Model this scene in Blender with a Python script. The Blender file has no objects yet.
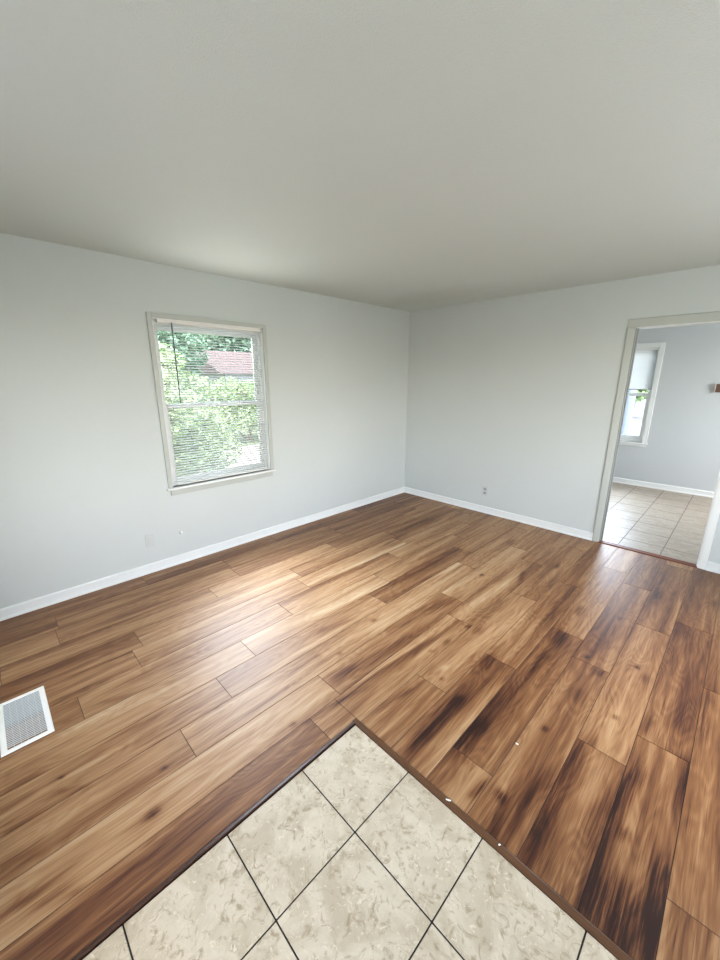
import bpy, bmesh, math, random
from mathutils import Vector, Matrix, noise

scene = bpy.context.scene
col = scene.collection
R = math.radians

# ------------------------------------------------------------------ camera
cam_d = bpy.data.cameras.new('camera')
cam = bpy.data.objects.new('camera', cam_d)
col.objects.link(cam)
cam.location = (3.3385, -4.2531, 1.591)
cam.rotation_euler = (R(90 - 14.6715), 0, R(45.4134))
cam_d.sensor_fit = 'VERTICAL'
cam_d.sensor_height = 24
cam_d.lens = 382.32 * 24 / 960
cam_d.shift_x = 2.77 / 960
cam_d.shift_y = -0.5 / 960
cam_d.clip_start = 0.02
scene.camera = cam

# ------------------------------------------------------------------ exposure
scene.view_settings.view_transform = 'Standard'
scene.view_settings.look = 'None'
scene.view_settings.gamma = 1
scene.view_settings.use_curve_mapping = False
scene.view_settings.exposure = -0.38

# ------------------------------------------------------------------ sky, sun
w = bpy.data.worlds.new('sky')
scene.world = w
w.use_nodes = True
nt = w.node_tree
bg = nt.nodes['Background']
sky = nt.nodes.new('ShaderNodeTexSky')
sky.sky_type = 'NISHITA'
sky.sun_disc = False
sky.sun_elevation = R(52)
sky.sun_rotation = R(110)
sky.air_density = 1.0
sky.dust_density = 2.0
hs = nt.nodes.new('ShaderNodeHueSaturation')
hs.inputs['Saturation'].default_value = 0.55
nt.links.new(sky.outputs[0], hs.inputs['Color'])
nt.links.new(hs.outputs[0], bg.inputs['Color'])
bg.inputs['Strength'].default_value = 2.3

sd = bpy.data.lights.new('sun', 'SUN')
sd.energy = 6.5
sd.angle = R(0.6)
sd.color = (1.0, 0.96, 0.88)
sun = bpy.data.objects.new('sun', sd)
col.objects.link(sun)
sun.rotation_euler = Vector((-0.72, 0.30, -1.0)).to_track_quat('-Z', 'Y').to_euler()


def area(name, loc, aim, sx, sy, power, color, spread=180):
    d = bpy.data.lights.new(name, 'AREA')
    d.shape = 'RECTANGLE'
    d.size, d.size_y = sx, sy
    d.energy = power
    d.color = color
    d.spread = R(spread)
    o = bpy.data.objects.new(name, d)
    col.objects.link(o)
    o.location = loc
    o.rotation_euler = Vector(aim).to_track_quat('-Z', 'Y').to_euler()
    return o


# daylight lamps added at guessed openings out of view
area('added_front_daylight', (1.75, -4.80, 1.45), (0.25, 1, 0), 1.0, 1.3, 2.5, (0.84, 0.93, 1.0))
area('added_door_daylight', (3.35, -4.80, 1.15), (0.05, 1, 0.22), 0.84, 1.9, 9, (0.96, 1.0, 0.97))
area('added_side_daylight', (4.56, -1.8, 1.45), (-1, 0, 0.32), 1.9, 1.3, 32, (0.95, 1.0, 0.99))
area('added_kitchen_daylight', (4.93, 1.6, 1.5), (-1, 0, 0), 1.4, 1.2, 44, (0.96, 0.985, 1.0))
# strip lamps added inside the two windows in view: steep skylight, ceiling bounce
for i_ in range(8):
    z_ = 0.82 + i_ * 0.158
    area('daylight_left_window', (0.058, -2.69, z_), (1, 0, -0.85), 0.86, 0.125, 3.1, (0.74, 0.86, 1.0), 80)
    area('daylight_kitchen_left_window', (1.86, 2.775, z_), (0.15, -1, -0.75), 0.78, 0.125, 3.0, (0.72, 0.84, 1.0), 80)
for i_ in range(4):
    area('added_ceiling_bounce', (0.058, -2.69, 0.85 + i_ * 0.32), (1, 0, 1.35), 0.86, 0.11, 0.75, (0.96, 1.0, 0.94), 95)  # lamps added to lift the ceiling near the window

# ------------------------------------------------------------------ helpers


def new_mat(name):
    m = bpy.data.materials.new(name)
    m.use_nodes = True
    n = m.node_tree
    b = n.nodes['Principled BSDF']
    return m, n, b


def simple(name, color, rough=0.5, metal=0.0, bump=0.0, bscale=200.0, var=0.0, trans=0.0):
    m, n, b = new_mat(name)
    b.inputs['Base Color'].default_value = (*color, 1)
    b.inputs['Roughness'].default_value = rough
    b.inputs['Metallic'].default_value = metal
    tc = n.nodes.new('ShaderNodeTexCoord')
    nz = n.nodes.new('ShaderNodeTexNoise')
    nz.inputs['Scale'].default_value = bscale
    nz.inputs['Detail'].default_value = 3
    n.links.new(tc.outputs['Object'], nz.inputs['Vector'])
    if bump:
        bp = n.nodes.new('ShaderNodeBump')
        bp.inputs['Strength'].default_value = bump
        bp.inputs['Distance'].default_value = 0.002
        n.links.new(nz.outputs['Fac'], bp.inputs['Height'])
        n.links.new(bp.outputs['Normal'], b.inputs['Normal'])
    if var:
        mx = n.nodes.new('ShaderNodeMix')
        mx.data_type = 'RGBA'
        mx.inputs['A'].default_value = tuple(c * (1 - var) for c in color) + (1,)
        mx.inputs['B'].default_value = tuple(min(1, c * (1 + var)) for c in color) + (1,)
        n.links.new(nz.outputs['Fac'], mx.inputs['Factor'])
        n.links.new(mx.outputs['Result'], b.inputs['Base Color'])
    return m


def link(name, bm, mat, parent=None, smooth=False):
    me = bpy.data.meshes.new(name)
    bm.to_mesh(me)
    bm.free()
    if smooth:
        for p in me.polygons:
            p.use_smooth = True
    for mm in (mat if isinstance(mat, (list, tuple)) else [mat]):
        me.materials.append(mm)
    o = bpy.data.objects.new(name, me)
    col.objects.link(o)
    if parent:
        o.parent = parent
        o.matrix_parent_inverse = Matrix.Translation(-parent.location) if not any(parent.rotation_euler) else parent.matrix_world.inverted()
    return o


def box(bm, a, b, bevel=0.0, seg=2):
    a, b = Vector(a), Vector(b)
    lo = Vector((min(a[i], b[i]) for i in range(3)))
    hi = Vector((max(a[i], b[i]) for i in range(3)))
    r = bmesh.ops.create_cube(bm, size=1, matrix=Matrix.LocRotScale((lo + hi) / 2, None, hi - lo))
    if bevel:
        es = set()
        for v in r['verts']:
            es.update(v.link_edges)
        bmesh.ops.bevel(bm, geom=list(es), offset=bevel, segments=seg, affect='EDGES', profile=0.5)
    return r['verts']


def cyl(bm, p, q, r1, r2=None, n=20):
    p, q = Vector(p), Vector(q)
    d = q - p
    m = Matrix.Translation((p + q) / 2) @ d.to_track_quat('Z', 'Y').to_matrix().to_4x4()
    bmesh.ops.create_cone(bm, cap_ends=True, segments=n, radius1=r1, radius2=r1 if r2 is None else r2, depth=d.length, matrix=m)


def prism(bm, prof, A, B, u, v):
    """extrude 2-D profile (a,b) -> a*u+b*v from A to B"""
    A, B, u, v = Vector(A), Vector(B), Vector(u), Vector(v)
    va = [bm.verts.new(A + a * u + b * v) for a, b in prof]
    vb = [bm.verts.new(B + a * u + b * v) for a, b in prof]
    n = len(prof)
    for i in range(n):
        bm.faces.new((va[i], va[(i + 1) % n], vb[(i + 1) % n], vb[i]))
    bm.faces.new(va[::-1])
    bm.faces.new(vb)
    bmesh.ops.recalc_face_normals(bm, faces=bm.faces)


def B():
    return bmesh.new()


def empty(name, loc=(0, 0, 0)):
    o = bpy.data.objects.new(name, None)
    o.empty_display_size = 0.1
    col.objects.link(o)
    o.location = loc
    return o


def tag(o, label=None, cat=None, group=None, kind=None):
    if label: o['label'] = label
    if cat: o['category'] = cat
    if group: o['group'] = group
    if kind: o['kind'] = kind
    return o


def struct(o, label=None, cat=None):
    return tag(o, label, cat, None, 'structure')


# ------------------------------------------------------------------ materials
def paint(name, color, scale=140.0, bump=0.25, mottled=0.03, stain=None):
    m, n, b = new_mat(name)
    b.inputs['Roughness'].default_value = 0.55
    tc = n.nodes.new('ShaderNodeTexCoord')
    big = n.nodes.new('ShaderNodeTexNoise')
    big.inputs['Scale'].default_value = 1.6
    big.inputs['Detail'].default_value = 4
    n.links.new(tc.outputs['Object'], big.inputs['Vector'])
    mx = n.nodes.new('ShaderNodeMix')
    mx.data_type = 'RGBA'
    mx.inputs['A'].default_value = tuple(c * (1 - mottled) for c in color) + (1,)
    mx.inputs['B'].default_value = tuple(min(1, c * (1 + mottled)) for c in color) + (1,)
    n.links.new(big.outputs['Fac'], mx.inputs['Factor'])
    last = mx.outputs['Result']
    if stain:
        (cx, cy, rx, ry, scol, samt) = stain
        mp = n.nodes.new('ShaderNodeMapping')
        mp.inputs['Location'].default_value = (-cx / rx, -cy / ry, 0)
        mp.inputs['Scale'].default_value = (1 / rx, 1 / ry, 0)
        n.links.new(tc.outputs['Object'], mp.inputs['Vector'])
        ln = n.nodes.new('ShaderNodeVectorMath'); ln.operation = 'LENGTH'
        n.links.new(mp.outputs[0], ln.inputs[0])
        nz = n.nodes.new('ShaderNodeTexNoise'); nz.inputs['Scale'].default_value = 5; nz.inputs['Detail'].default_value = 5
        n.links.new(tc.outputs['Object'], nz.inputs['Vector'])
        ad = n.nodes.new('ShaderNodeMath'); ad.operation = 'MULTIPLY_ADD'
        n.links.new(nz.outputs['Fac'], ad.inputs[0]); ad.inputs[1].default_value = 0.9
        n.links.new(ln.outputs['Value'], ad.inputs[2])
        mr = n.nodes.new('ShaderNodeMapRange')
        mr.inputs['From Min'].default_value = 0.85; mr.inputs['From Max'].default_value = 1.45
        mr.inputs['To Min'].default_value = samt; mr.inputs['To Max'].default_value = 0
        n.links.new(ad.outputs[0], mr.inputs['Value'])
        m2 = n.nodes.new('ShaderNodeMix'); m2.data_type = 'RGBA'
        m2.inputs['B'].default_value = (*scol, 1)
        n.links.new(mr.outputs[0], m2.inputs['Factor']); n.links.new(last, m2.inputs['A'])
        last = m2.outputs['Result']
    n.links.new(last, b.inputs['Base Color'])
    fn = n.nodes.new('ShaderNodeTexNoise')
    fn.inputs['Scale'].default_value = scale
    fn.inputs['Detail'].default_value = 2
    n.links.new(tc.outputs['Object'], fn.inputs['Vector'])
    bp = n.nodes.new('ShaderNodeBump')
    bp.inputs['Strength'].default_value = bump
    bp.inputs['Distance'].default_value = 0.003
    n.links.new(fn.outputs['Fac'], bp.inputs['Height'])
    n.links.new(bp.outputs[0], b.inputs['Normal'])
    return m


M = {}
M['wall'] = paint('wall_paint', (0.575, 0.605, 0.59), 160, 0.2)
M['kitchen_wall'] = paint('kitchen_wall_paint', (0.54, 0.565, 0.575), 120, 0.4)
M['ceiling'] = paint('ceiling_paint', (0.60, 0.63, 0.60), 210, 0.7, 0.02, stain=(0.75, -0.55, 0.95, 0.42, (0.44, 0.43, 0.38), 0.28))
M['trim'] = simple('trim_gloss_white', (0.78, 0.80, 0.79), 0.35, bump=0.05, bscale=60)
M['trim_dim'] = simple('grey_trim_paint', (0.475, 0.495, 0.46), 0.4, bump=0.1, bscale=60)  # greyer than the other trim
M['vinyl'] = simple('window_vinyl', (0.86, 0.88, 0.88), 0.35, bump=0.02)


def slat_mat():
    m = bpy.data.materials.new('blind_slat')
    m.use_nodes = True
    n = m.node_tree
    b = n.nodes['Principled BSDF']
    b.inputs['Base Color'].default_value = (0.93, 0.94, 0.93, 1)
    b.inputs['Roughness'].default_value = 0.4
    t = n.nodes.new('ShaderNodeBsdfTranslucent')
    t.inputs[0].default_value = (0.95, 0.96, 0.96, 1)
    mx = n.nodes.new('ShaderNodeMixShader')
    mx.inputs[0].default_value = 0.58
    n.links.new(b.outputs[0], mx.inputs[1])
    n.links.new(t.outputs[0], mx.inputs[2])
    n.links.new(mx.outputs[0], n.nodes['Material Output'].inputs[0])
    return m


M['slat'] = slat_mat()
M['rail'] = simple('blind_rail', (0.80, 0.78, 0.74), 0.4, bump=0.02)
M['rail_dark'] = simple('blind_bottom_rail', (0.33, 0.34, 0.35), 0.4, bump=0.02)
M['wand'] = simple('wand_grey_plastic', (0.07, 0.08, 0.085), 0.3, bump=0.02)
M['bright_trim'] = simple('bright_trim_white', (0.84, 0.85, 0.83), 0.35, bump=0.05, bscale=60)  # right door casing, lighter than the other casings
M['jamb_shade'] = simple('shaded_jamb_paint', (0.25, 0.26, 0.245), 0.45, bump=0.1, bscale=60)  # shade of the left door reveal put into the paint colour
M['plate'] = simple('outlet_plastic', (0.55, 0.57, 0.55), 0.35, bump=0.02)
M['socket'] = simple('outlet_socket_grey', (0.30, 0.31, 0.32), 0.4, bump=0.02)
M['dark'] = simple('duct_dark', (0.02, 0.022, 0.025), 0.6, bump=0.05)
M['register'] = simple('register_enamel', (0.95, 0.96, 0.95), 0.3, bump=0.02)
M['louver'] = simple('register_louver', (0.66, 0.70, 0.72), 0.35, bump=0.02)
M['damper'] = simple('register_damper', (0.20, 0.25, 0.27), 0.4, metal=0.0, bump=0.05)
M['grout'] = simple('dark_grout', (0.010, 0.007, 0.005), 0.95, bump=0.3)
M['far_grout'] = simple('kitchen_grout', (0.14, 0.115, 0.105), 0.8, bump=0.3)
M['chip'] = simple('paint_flake', (0.9, 0.88, 0.82), 0.6, bump=0.1)
M['brick'] = simple('brown_wood', (0.11, 0.058, 0.038), 0.5, bump=0.1, bscale=30, var=0.25)
M['pale_wood'] = simple('pale_wood', (0.62, 0.48, 0.38), 0.5, bump=0.1, bscale=30, var=0.1)


def glass_mat():
    m = bpy.data.materials.new('window_glass')
    m.use_nodes = True
    n = m.node_tree
    n.nodes.clear()
    o = n.nodes.new('ShaderNodeOutputMaterial')
    t = n.nodes.new('ShaderNodeBsdfTransparent')
    t.inputs[0].default_value = (0.97, 0.985, 0.98, 1)
    g = n.nodes.new('ShaderNodeBsdfGlossy')
    g.inputs['Roughness'].default_value = 0.02
    f = n.nodes.new('ShaderNodeFresnel')
    f.inputs[0].default_value = 1.45
    mx = n.nodes.new('ShaderNodeMixShader')
    n.links.new(f.outputs[0], mx.inputs[0])
    n.links.new(t.outputs[0], mx.inputs[1])
    n.links.new(g.outputs[0], mx.inputs[2])
    n.links.new(mx.outputs[0], o.inputs[0])
    return m


M['glass'] = glass_mat()


def wood_floor_mat():
    m, n, b = new_mat('plank_floor')
    N, L = n.nodes, n.links
    uv = N.new('ShaderNodeTexCoord')
    sep = N.new('ShaderNodeSeparateXYZ')
    L.new(uv.outputs['Object'], sep.inputs[0])
    at = N.new('ShaderNodeAttribute'); at.attribute_name = 'tone'
    mk = N.new('ShaderNodeAttribute'); mk.attribute_name = 'mark'
    sd_ = N.new('ShaderNodeAttribute'); sd_.attribute_name = 'seed'

    def vec(sx, sy, sz=9.0):
        c = N.new('ShaderNodeCombineXYZ')
        for i, (src, s) in enumerate(((sep.outputs[0], sx), (sep.outputs[1], sy), (sd_.outputs['Fac'], sz))):
            mu = N.new('ShaderNodeMath'); mu.operation = 'MULTIPLY'
            L.new(src, mu.inputs[0]); mu.inputs[1].default_value = s
            L.new(mu.outputs[0], c.inputs[i])
        return c.outputs[0]

    def tex(v, detail=3, rough=0.55, dist=0.0):
        t = N.new('ShaderNodeTexNoise')
        t.inputs['Scale'].default_value = 1
        t.inputs['Detail'].default_value = detail
        t.inputs['Roughness'].default_value = rough
        t.inputs['Distortion'].default_value = dist
        L.new(v, t.inputs['Vector'])
        return t.outputs['Fac']

    def madd(x, k, y):
        a = N.new('ShaderNodeMath'); a.operation = 'MULTIPLY_ADD'
        L.new(x, a.inputs[0]); a.inputs[1].default_value = k
        if hasattr(y, 'links'): L.new(y, a.inputs[2])
        else: a.inputs[2].default_value = y
        return a.outputs[0]

    broad = tex(vec(13, 0.7), 3, 0.5, 0.5)
    streak = tex(vec(38, 1.8, 13), 5, 0.65, 0.3)
    fine = tex(vec(210, 7, 17), 3, 0.6)
    # cathedral grain: contour lines of a slow noise
    cn = tex(vec(11, 2.0, 31), 1, 0.5, 0.3)
    sn = N.new('ShaderNodeMath'); sn.operation = 'MULTIPLY'; L.new(cn, sn.inputs[0]); sn.inputs[1].default_value = 70
    si = N.new('ShaderNodeMath'); si.operation = 'SINE'; L.new(sn.outputs[0], si.inputs[0])
    tone = madd(broad, 0.75, -0.375)
    s1 = madd(streak, 0.66, -0.33)
    s2 = madd(fine, 0.26, -0.13)
    s3 = madd(si.outputs[0], 0.035, 0.0)
    # the hand-placed marks break up along the grain
    fray = tex(vec(95, 2.6, 23), 5, 0.75, 0.4)
    fm = N.new('ShaderNodeMapRange')
    fm.inputs['From Min'].default_value = 0.34; fm.inputs['From Max'].default_value = 0.62
    fm.inputs['To Min'].default_value = 0.15; fm.inputs['To Max'].default_value = 1.05
    L.new(fray, fm.inputs['Value'])
    mm = N.new('ShaderNodeMath'); mm.operation = 'MULTIPLY'
    L.new(mk.outputs['Fac'], mm.inputs[0]); L.new(fm.outputs[0], mm.inputs[1])
    # thin dark pores
    pore = tex(vec(330, 5, 41), 2, 0.5)
    pm = N.new('ShaderNodeMapRange')
    pm.inputs['From Min'].default_value = 0.56; pm.inputs['From Max'].default_value = 0.70
    pm.inputs['To Min'].default_value = 0.0; pm.inputs['To Max'].default_value = -0.13
    L.new(pore, pm.inputs['Value'])
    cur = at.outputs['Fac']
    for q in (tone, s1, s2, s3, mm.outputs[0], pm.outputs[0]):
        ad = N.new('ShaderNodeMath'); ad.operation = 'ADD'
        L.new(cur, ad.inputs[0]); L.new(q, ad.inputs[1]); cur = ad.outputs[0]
    rp = N.new('ShaderNodeValToRGB')
    L.new(cur, rp.inputs[0])
    e = rp.color_ramp.elements
    e[0].position = 0.0; e[0].color = (0.018, 0.004, 0.002, 1)
    e[1].position = 1.0; e[1].color = (0.54, 0.395, 0.24, 1)
    for pos, c in ((0.20, (0.085, 0.027, 0.010)), (0.42, (0.205, 0.090, 0.034)), (0.66, (0.375, 0.212, 0.100))):
        x = e.new(pos); x.color = (*c, 1)
    L.new(rp.outputs[0], b.inputs['Base Color'])
    rr = madd(streak, 0.14, 0.37)
    L.new(rr, b.inputs['Roughness'])
    b.inputs['Specular IOR Level'].default_value = 0.42
    bp = N.new('ShaderNodeBump')
    bp.inputs['Strength'].default_value = 0.2
    bp.inputs['Distance'].default_value = 0.0012
    hh = madd(streak, 0.8, fine)
    L.new(hh, bp.inputs['Height'])
    L.new(bp.outputs[0], b.inputs['Normal'])
    return m


def tile_mat(name, base, light, dark, sx=1.0, sy=1.0):
    m, n, b = new_mat(name)
    N, L = n.nodes, n.links
    tc = N.new('ShaderNodeTexCoord')
    at = N.new('ShaderNodeAttribute'); at.attribute_name = 'seed'
    mp = N.new('ShaderNodeMapping')
    mp.inputs['Scale'].default_value = (sx, sy, 1)
    L.new(tc.outputs['Object'], mp.inputs['Vector'])
    cb = N.new('ShaderNodeCombineXYZ')
    L.new(at.outputs['Fac'], cb.inputs[2])
    ad = N.new('ShaderNodeVectorMath'); ad.operation = 'ADD'
    L.new(mp.outputs[0], ad.inputs[0]); L.new(cb.outputs[0], ad.inputs[1])

    def tex(s, d, r, dist):
        t = N.new('ShaderNodeTexNoise')
        t.inputs['Scale'].default_value = s; t.inputs['Detail'].default_value = d
        t.inputs['Roughness'].default_value = r; t.inputs['Distortion'].default_value = dist
        L.new(ad.outputs[0], t.inputs['Vector'])
        return t.outputs['Fac']

    def ramp(src, lo, hi):
        r = N.new('ShaderNodeMapRange'); r.interpolation_type = 'SMOOTHSTEP'
        r.inputs['From Min'].default_value = lo; r.inputs['From Max'].default_value = hi
        L.new(src, r.inputs['Value'])
        return r.outputs[0]

    def mix(f, a, bb):
        x = N.new('ShaderNodeMix'); x.data_type = 'RGBA'
        L.new(f, x.inputs['Factor'])
        for k, v in (('A', a), ('B', bb)):
            if isinstance(v, tuple): x.inputs[k].default_value = (*v, 1)
            else: L.new(v, x.inputs[k])
        return x.outputs['Result']
    big = tex(7, 4, 0.6, 1.0)
    swirl = tex(26, 6, 0.7, 1.3)
    c = mix(ramp(big, 0.35, 0.65), base, light)
    c = mix(ramp(swirl, 0.50, 0.68), c, dark)
    fl = tex(42, 5, 0.65, 1.6)
    c = mix(ramp(fl, 0.56, 0.70), c, tuple(min(1, v * 1.12) for v in light))
    L.new(c, b.inputs['Base Color'])
    b.inputs['Roughness'].default_value = 0.38
    b.inputs['Specular IOR Level'].default_value = 0.2
    bp = N.new('ShaderNodeBump'); bp.inputs['Strength'].default_value = 0.25; bp.inputs['Distance'].default_value = 0.002
    L.new(swirl, bp.inputs['Height']); L.new(bp.outputs[0], b.inputs['Normal'])
    return m


M['wood'] = wood_floor_mat()
M['tile'] = tile_mat('entry_tile', (0.43, 0.36, 0.26), (0.55, 0.475, 0.365), (0.31, 0.245, 0.16))
M['tile2'] = tile_mat('kitchen_tile', (0.33, 0.28, 0.22), (0.40, 0.35, 0.285), (0.23, 0.18, 0.13), 1.0, 2.6)


def strip_mat(name, c0, c1):
    m, n, b = new_mat(name)
    N, L = n.nodes, n.links
    tc = N.new('ShaderNodeTexCoord')
    mp = N.new('ShaderNodeMapping'); mp.inputs['Scale'].default_value = (4, 60, 60)
    L.new(tc.outputs['Object'], mp.inputs[0])
    t = N.new('ShaderNodeTexNoise'); t.inputs['Scale'].default_value = 1; t.inputs['Detail'].default_value = 4
    L.new(mp.outputs[0], t.inputs[0])
    x = N.new('ShaderNodeMix'); x.data_type = 'RGBA'
    x.inputs['A'].default_value = (*c0, 1); x.inputs['B'].default_value = (*c1, 1)
    L.new(t.outputs['Fac'], x.inputs['Factor']); L.new(x.outputs['Result'], b.inputs['Base Color'])
    b.inputs['Roughness'].default_value = 0.35
    return m


M['strip'] = strip_mat('reducer_wood', (0.045, 0.017, 0.007), (0.135, 0.06, 0.024))
M['strip_dark'] = strip_mat('reducer_dark_wood', (0.025, 0.010, 0.007), (0.07, 0.03, 0.018))
M['threshold'] = strip_mat('threshold_redwood', (0.09, 0.025, 0.014), (0.24, 0.085, 0.05))

# ------------------------------------------------------------------ room shell
H = 2.44
XR, YF = 4.62, -4.90          # right wall and front wall (behind the camera)
T = 0.13
YK = 2.841                    # kitchen's far wall
XK0, XK1 = 0.9, 5.0
BT = 0.11                     # thickness of the wall with the doorway
DL, DR, DH = 2.504, 3.258, 2.033     # doorway clear opening
WY0, WY1, WZ0, WZ1 = -3.173, -2.212, 0.700, 2.050   # left window opening
KX0, KX1, KZ0, KZ1 = 1.42, 2.276, 0.664, 2.040      # kitchen window opening


def wall_with_hole(name, mat, lo, hi, axis, h0, h1, z0, z1, extra=None):
    """box wall lo..hi with rectangular hole h0..h1 along 'axis' and z0..z1"""
    bm = B()
    a = 0 if axis == 'x' else 1

    def seg(s0, s1, za, zb):
        p, q = list(lo), list(hi)
        p[a], q[a], p[2], q[2] = s0, s1, za, zb
        box(bm, p, q)
    seg(lo[a], h0, lo[2], hi[2])
    seg(h1, hi[a], lo[2], hi[2])
    if z0 > lo[2]: seg(h0, h1, lo[2], z0)
    if z1 < hi[2]: seg(h0, h1, z1, hi[2])
    if extra: extra(bm)
    return struct(link(name, bm, mat))


wall_with_hole('wall_left', M['wall'], (-T, YF - T, 0), (0, BT, H), 'y', WY0, WY1, WZ0, WZ1)


def header(bm):
    # the board over the doorway stands a hair proud of the wall, its edge shows as a faint vertical line
    box(bm, (2.40, -0.0035, DH + 0.02), (XR, 0.01, H))


wall_with_hole('wall_back', M['wall'], (0, 0, 0), (XR, BT, H), 'x', DL, DR, 0, DH, header)
wall_with_hole('wall_right', M['wall'], (XR, YF - T, 0), (XR + T, BT, H), 'y', -3.2, -1.2, 0.75, 2.1)  # side opening added to let daylight in


def wall_front():  # door and window openings guessed, added to let daylight in
    bm = B()
    for x0, x1, z0, z1 in ((0, 0.65, 0, H), (0.65, 1.25, 0, H), (1.25, 2.25, 0, 0.75), (2.25, 2.45, 0, H), (1.25, 2.25, 2.12, H), (2.45, 2.90, 0, H), (2.90, 3.80, 2.12, H), (3.80, XR, 0, H)):
        box(bm, (x0, YF - T, z0), (x1, YF, z1))
    return struct(link('wall_front', bm, M['wall']))


wall_front()
bm = B(); box(bm, (-T, YF - T, H), (XR + T, BT, H + 0.15)); struct(link('ceiling', bm, M['ceiling']))

# kitchen
wall_with_hole('wall_kitchen_far', M['kitchen_wall'], (XK0, YK, 0), (XK1, YK + T, H), 'x', KX0, KX1, KZ0, KZ1)
bm = B(); box(bm, (XK0 - T, BT, 0), (XK0, YK + T, H)); struct(link('wall_kitchen_left', bm, M['kitchen_wall']))
wall_with_hole('wall_kitchen_right', M['kitchen_wall'], (XK1, BT, 0), (XK1 + T, YK + T, H), 'y', 0.85, 2.35, 0.85, 2.1)  # opening added to light the kitchen
bm = B(); box(bm, (XK0 - T, BT, H), (XK1 + T, YK + T, H + 0.15)); struct(link('ceiling_kitchen', bm, M['ceiling']))
bm = B(); box(bm, (XR, BT - 0.02, 0), (XK1 + T, BT, H)); struct(link('wall_kitchen_near', bm, M['kitchen_wall']))

# roof eaves above, so the sun that lights the garden stays off the blinds
bm = B(); box(bm, (-0.32, YF - 0.6, H + 0.16), (XK1 + 0.6, YK + 0.55, H + 0.26)); struct(link('trim_eaves', bm, M['trim_dim']))

# ------------------------------------------------------------------ plank floor
PW = 0.1893
PX0 = 1.727
PL = 1.216
AX, AY = 2.288, -3.230        # inner corner of the entry tiles
TS = 0.3343
TXR, TYF = AX + 0.3188 + 5 * TS, YF
# y of one end joint in each row, index k: row spans PX0+k*PW .. PX0+(k+1)*PW
JOINT = {0: -3.836, -1: -3.573, -2: -3.325, -3: -2.926, -4: -2.62, -5: -3.775, -6: -3.20, -7: -4.137, -8: -2.90,
         -9: -2.3, -10: -2.8, 1: -3.160, 2: -3.365, 3: -2.76, 4: -2.332, 5: -2.996, 6: -1.986, 7: -2.553, 8: -2.340, 9: -1.75,
         10: -2.2, 11: -2.75, 12: -2.4, 13: -1.9, 14: -2.6, 15: -2.1, 16: -1.7}
MERGED = ((1, -2), (0, 1))
# tone of planks: (row, joint index counted upward in y from the listed joint) -> 0..1; plank left of the tiles also darkened for light falloff
TONE = {(-9,-2):0.4,(-9,-1):0.36,(-9,0):0.34,(-9,1):0.3,(-8,-2):0.42,(-8,-1):0.45,(-8,0):0.4,(-8,1):0.35,(-8,2):0.35,(-7,-1):0.58,(-7,0):0.45,(-7,1):0.42,(-7,2):0.4,(-6,-1):0.5,(-6,0):0.55,(-6,1):0.42,(-5,-1):0.4,(-5,0):0.55,(-5,1):0.45,(-5,2):0.42,(-4,-2):0.48,(-4,-1):0.5,(-4,0):0.55,(-4,1):0.45,(-3,-2):0.5,(-3,-1):0.55,(-3,0):0.5,(-3,1):0.5,(-2,-1):0.55,(-2,0):0.6,(-2,1):0.5,(-2,2):0.45,(-1,-1):0.52,(-1,0):0.55,(-1,1):0.38,(-1,2):0.45,(0,-1):0.5,(0,0):0.55,(0,1):0.5,(0,2):0.5,(1,-2):0.45,(1,-1):0.55,(1,0):0.45,(1,1):0.6,(1,2):0.48,(2,-1):0.36,(2,0):0.5,(2,1):0.5,(2,2):0.48,(3,-1):0.5,(3,0):0.55,(3,1):0.48,(4,-1):0.42,(4,0):0.45,(4,1):0.48,(5,-1):0.5,(5,0):0.4,(5,1):0.55,(6,-1):0.45,(6,0):0.45,(6,1):0.5,(7,-1):0.45,(7,0):0.52,(7,1):0.42,(8,-1):0.42,(8,0):0.36,(8,1):0.4,(9,-1):0.5,(9,-2):0.5}
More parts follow.
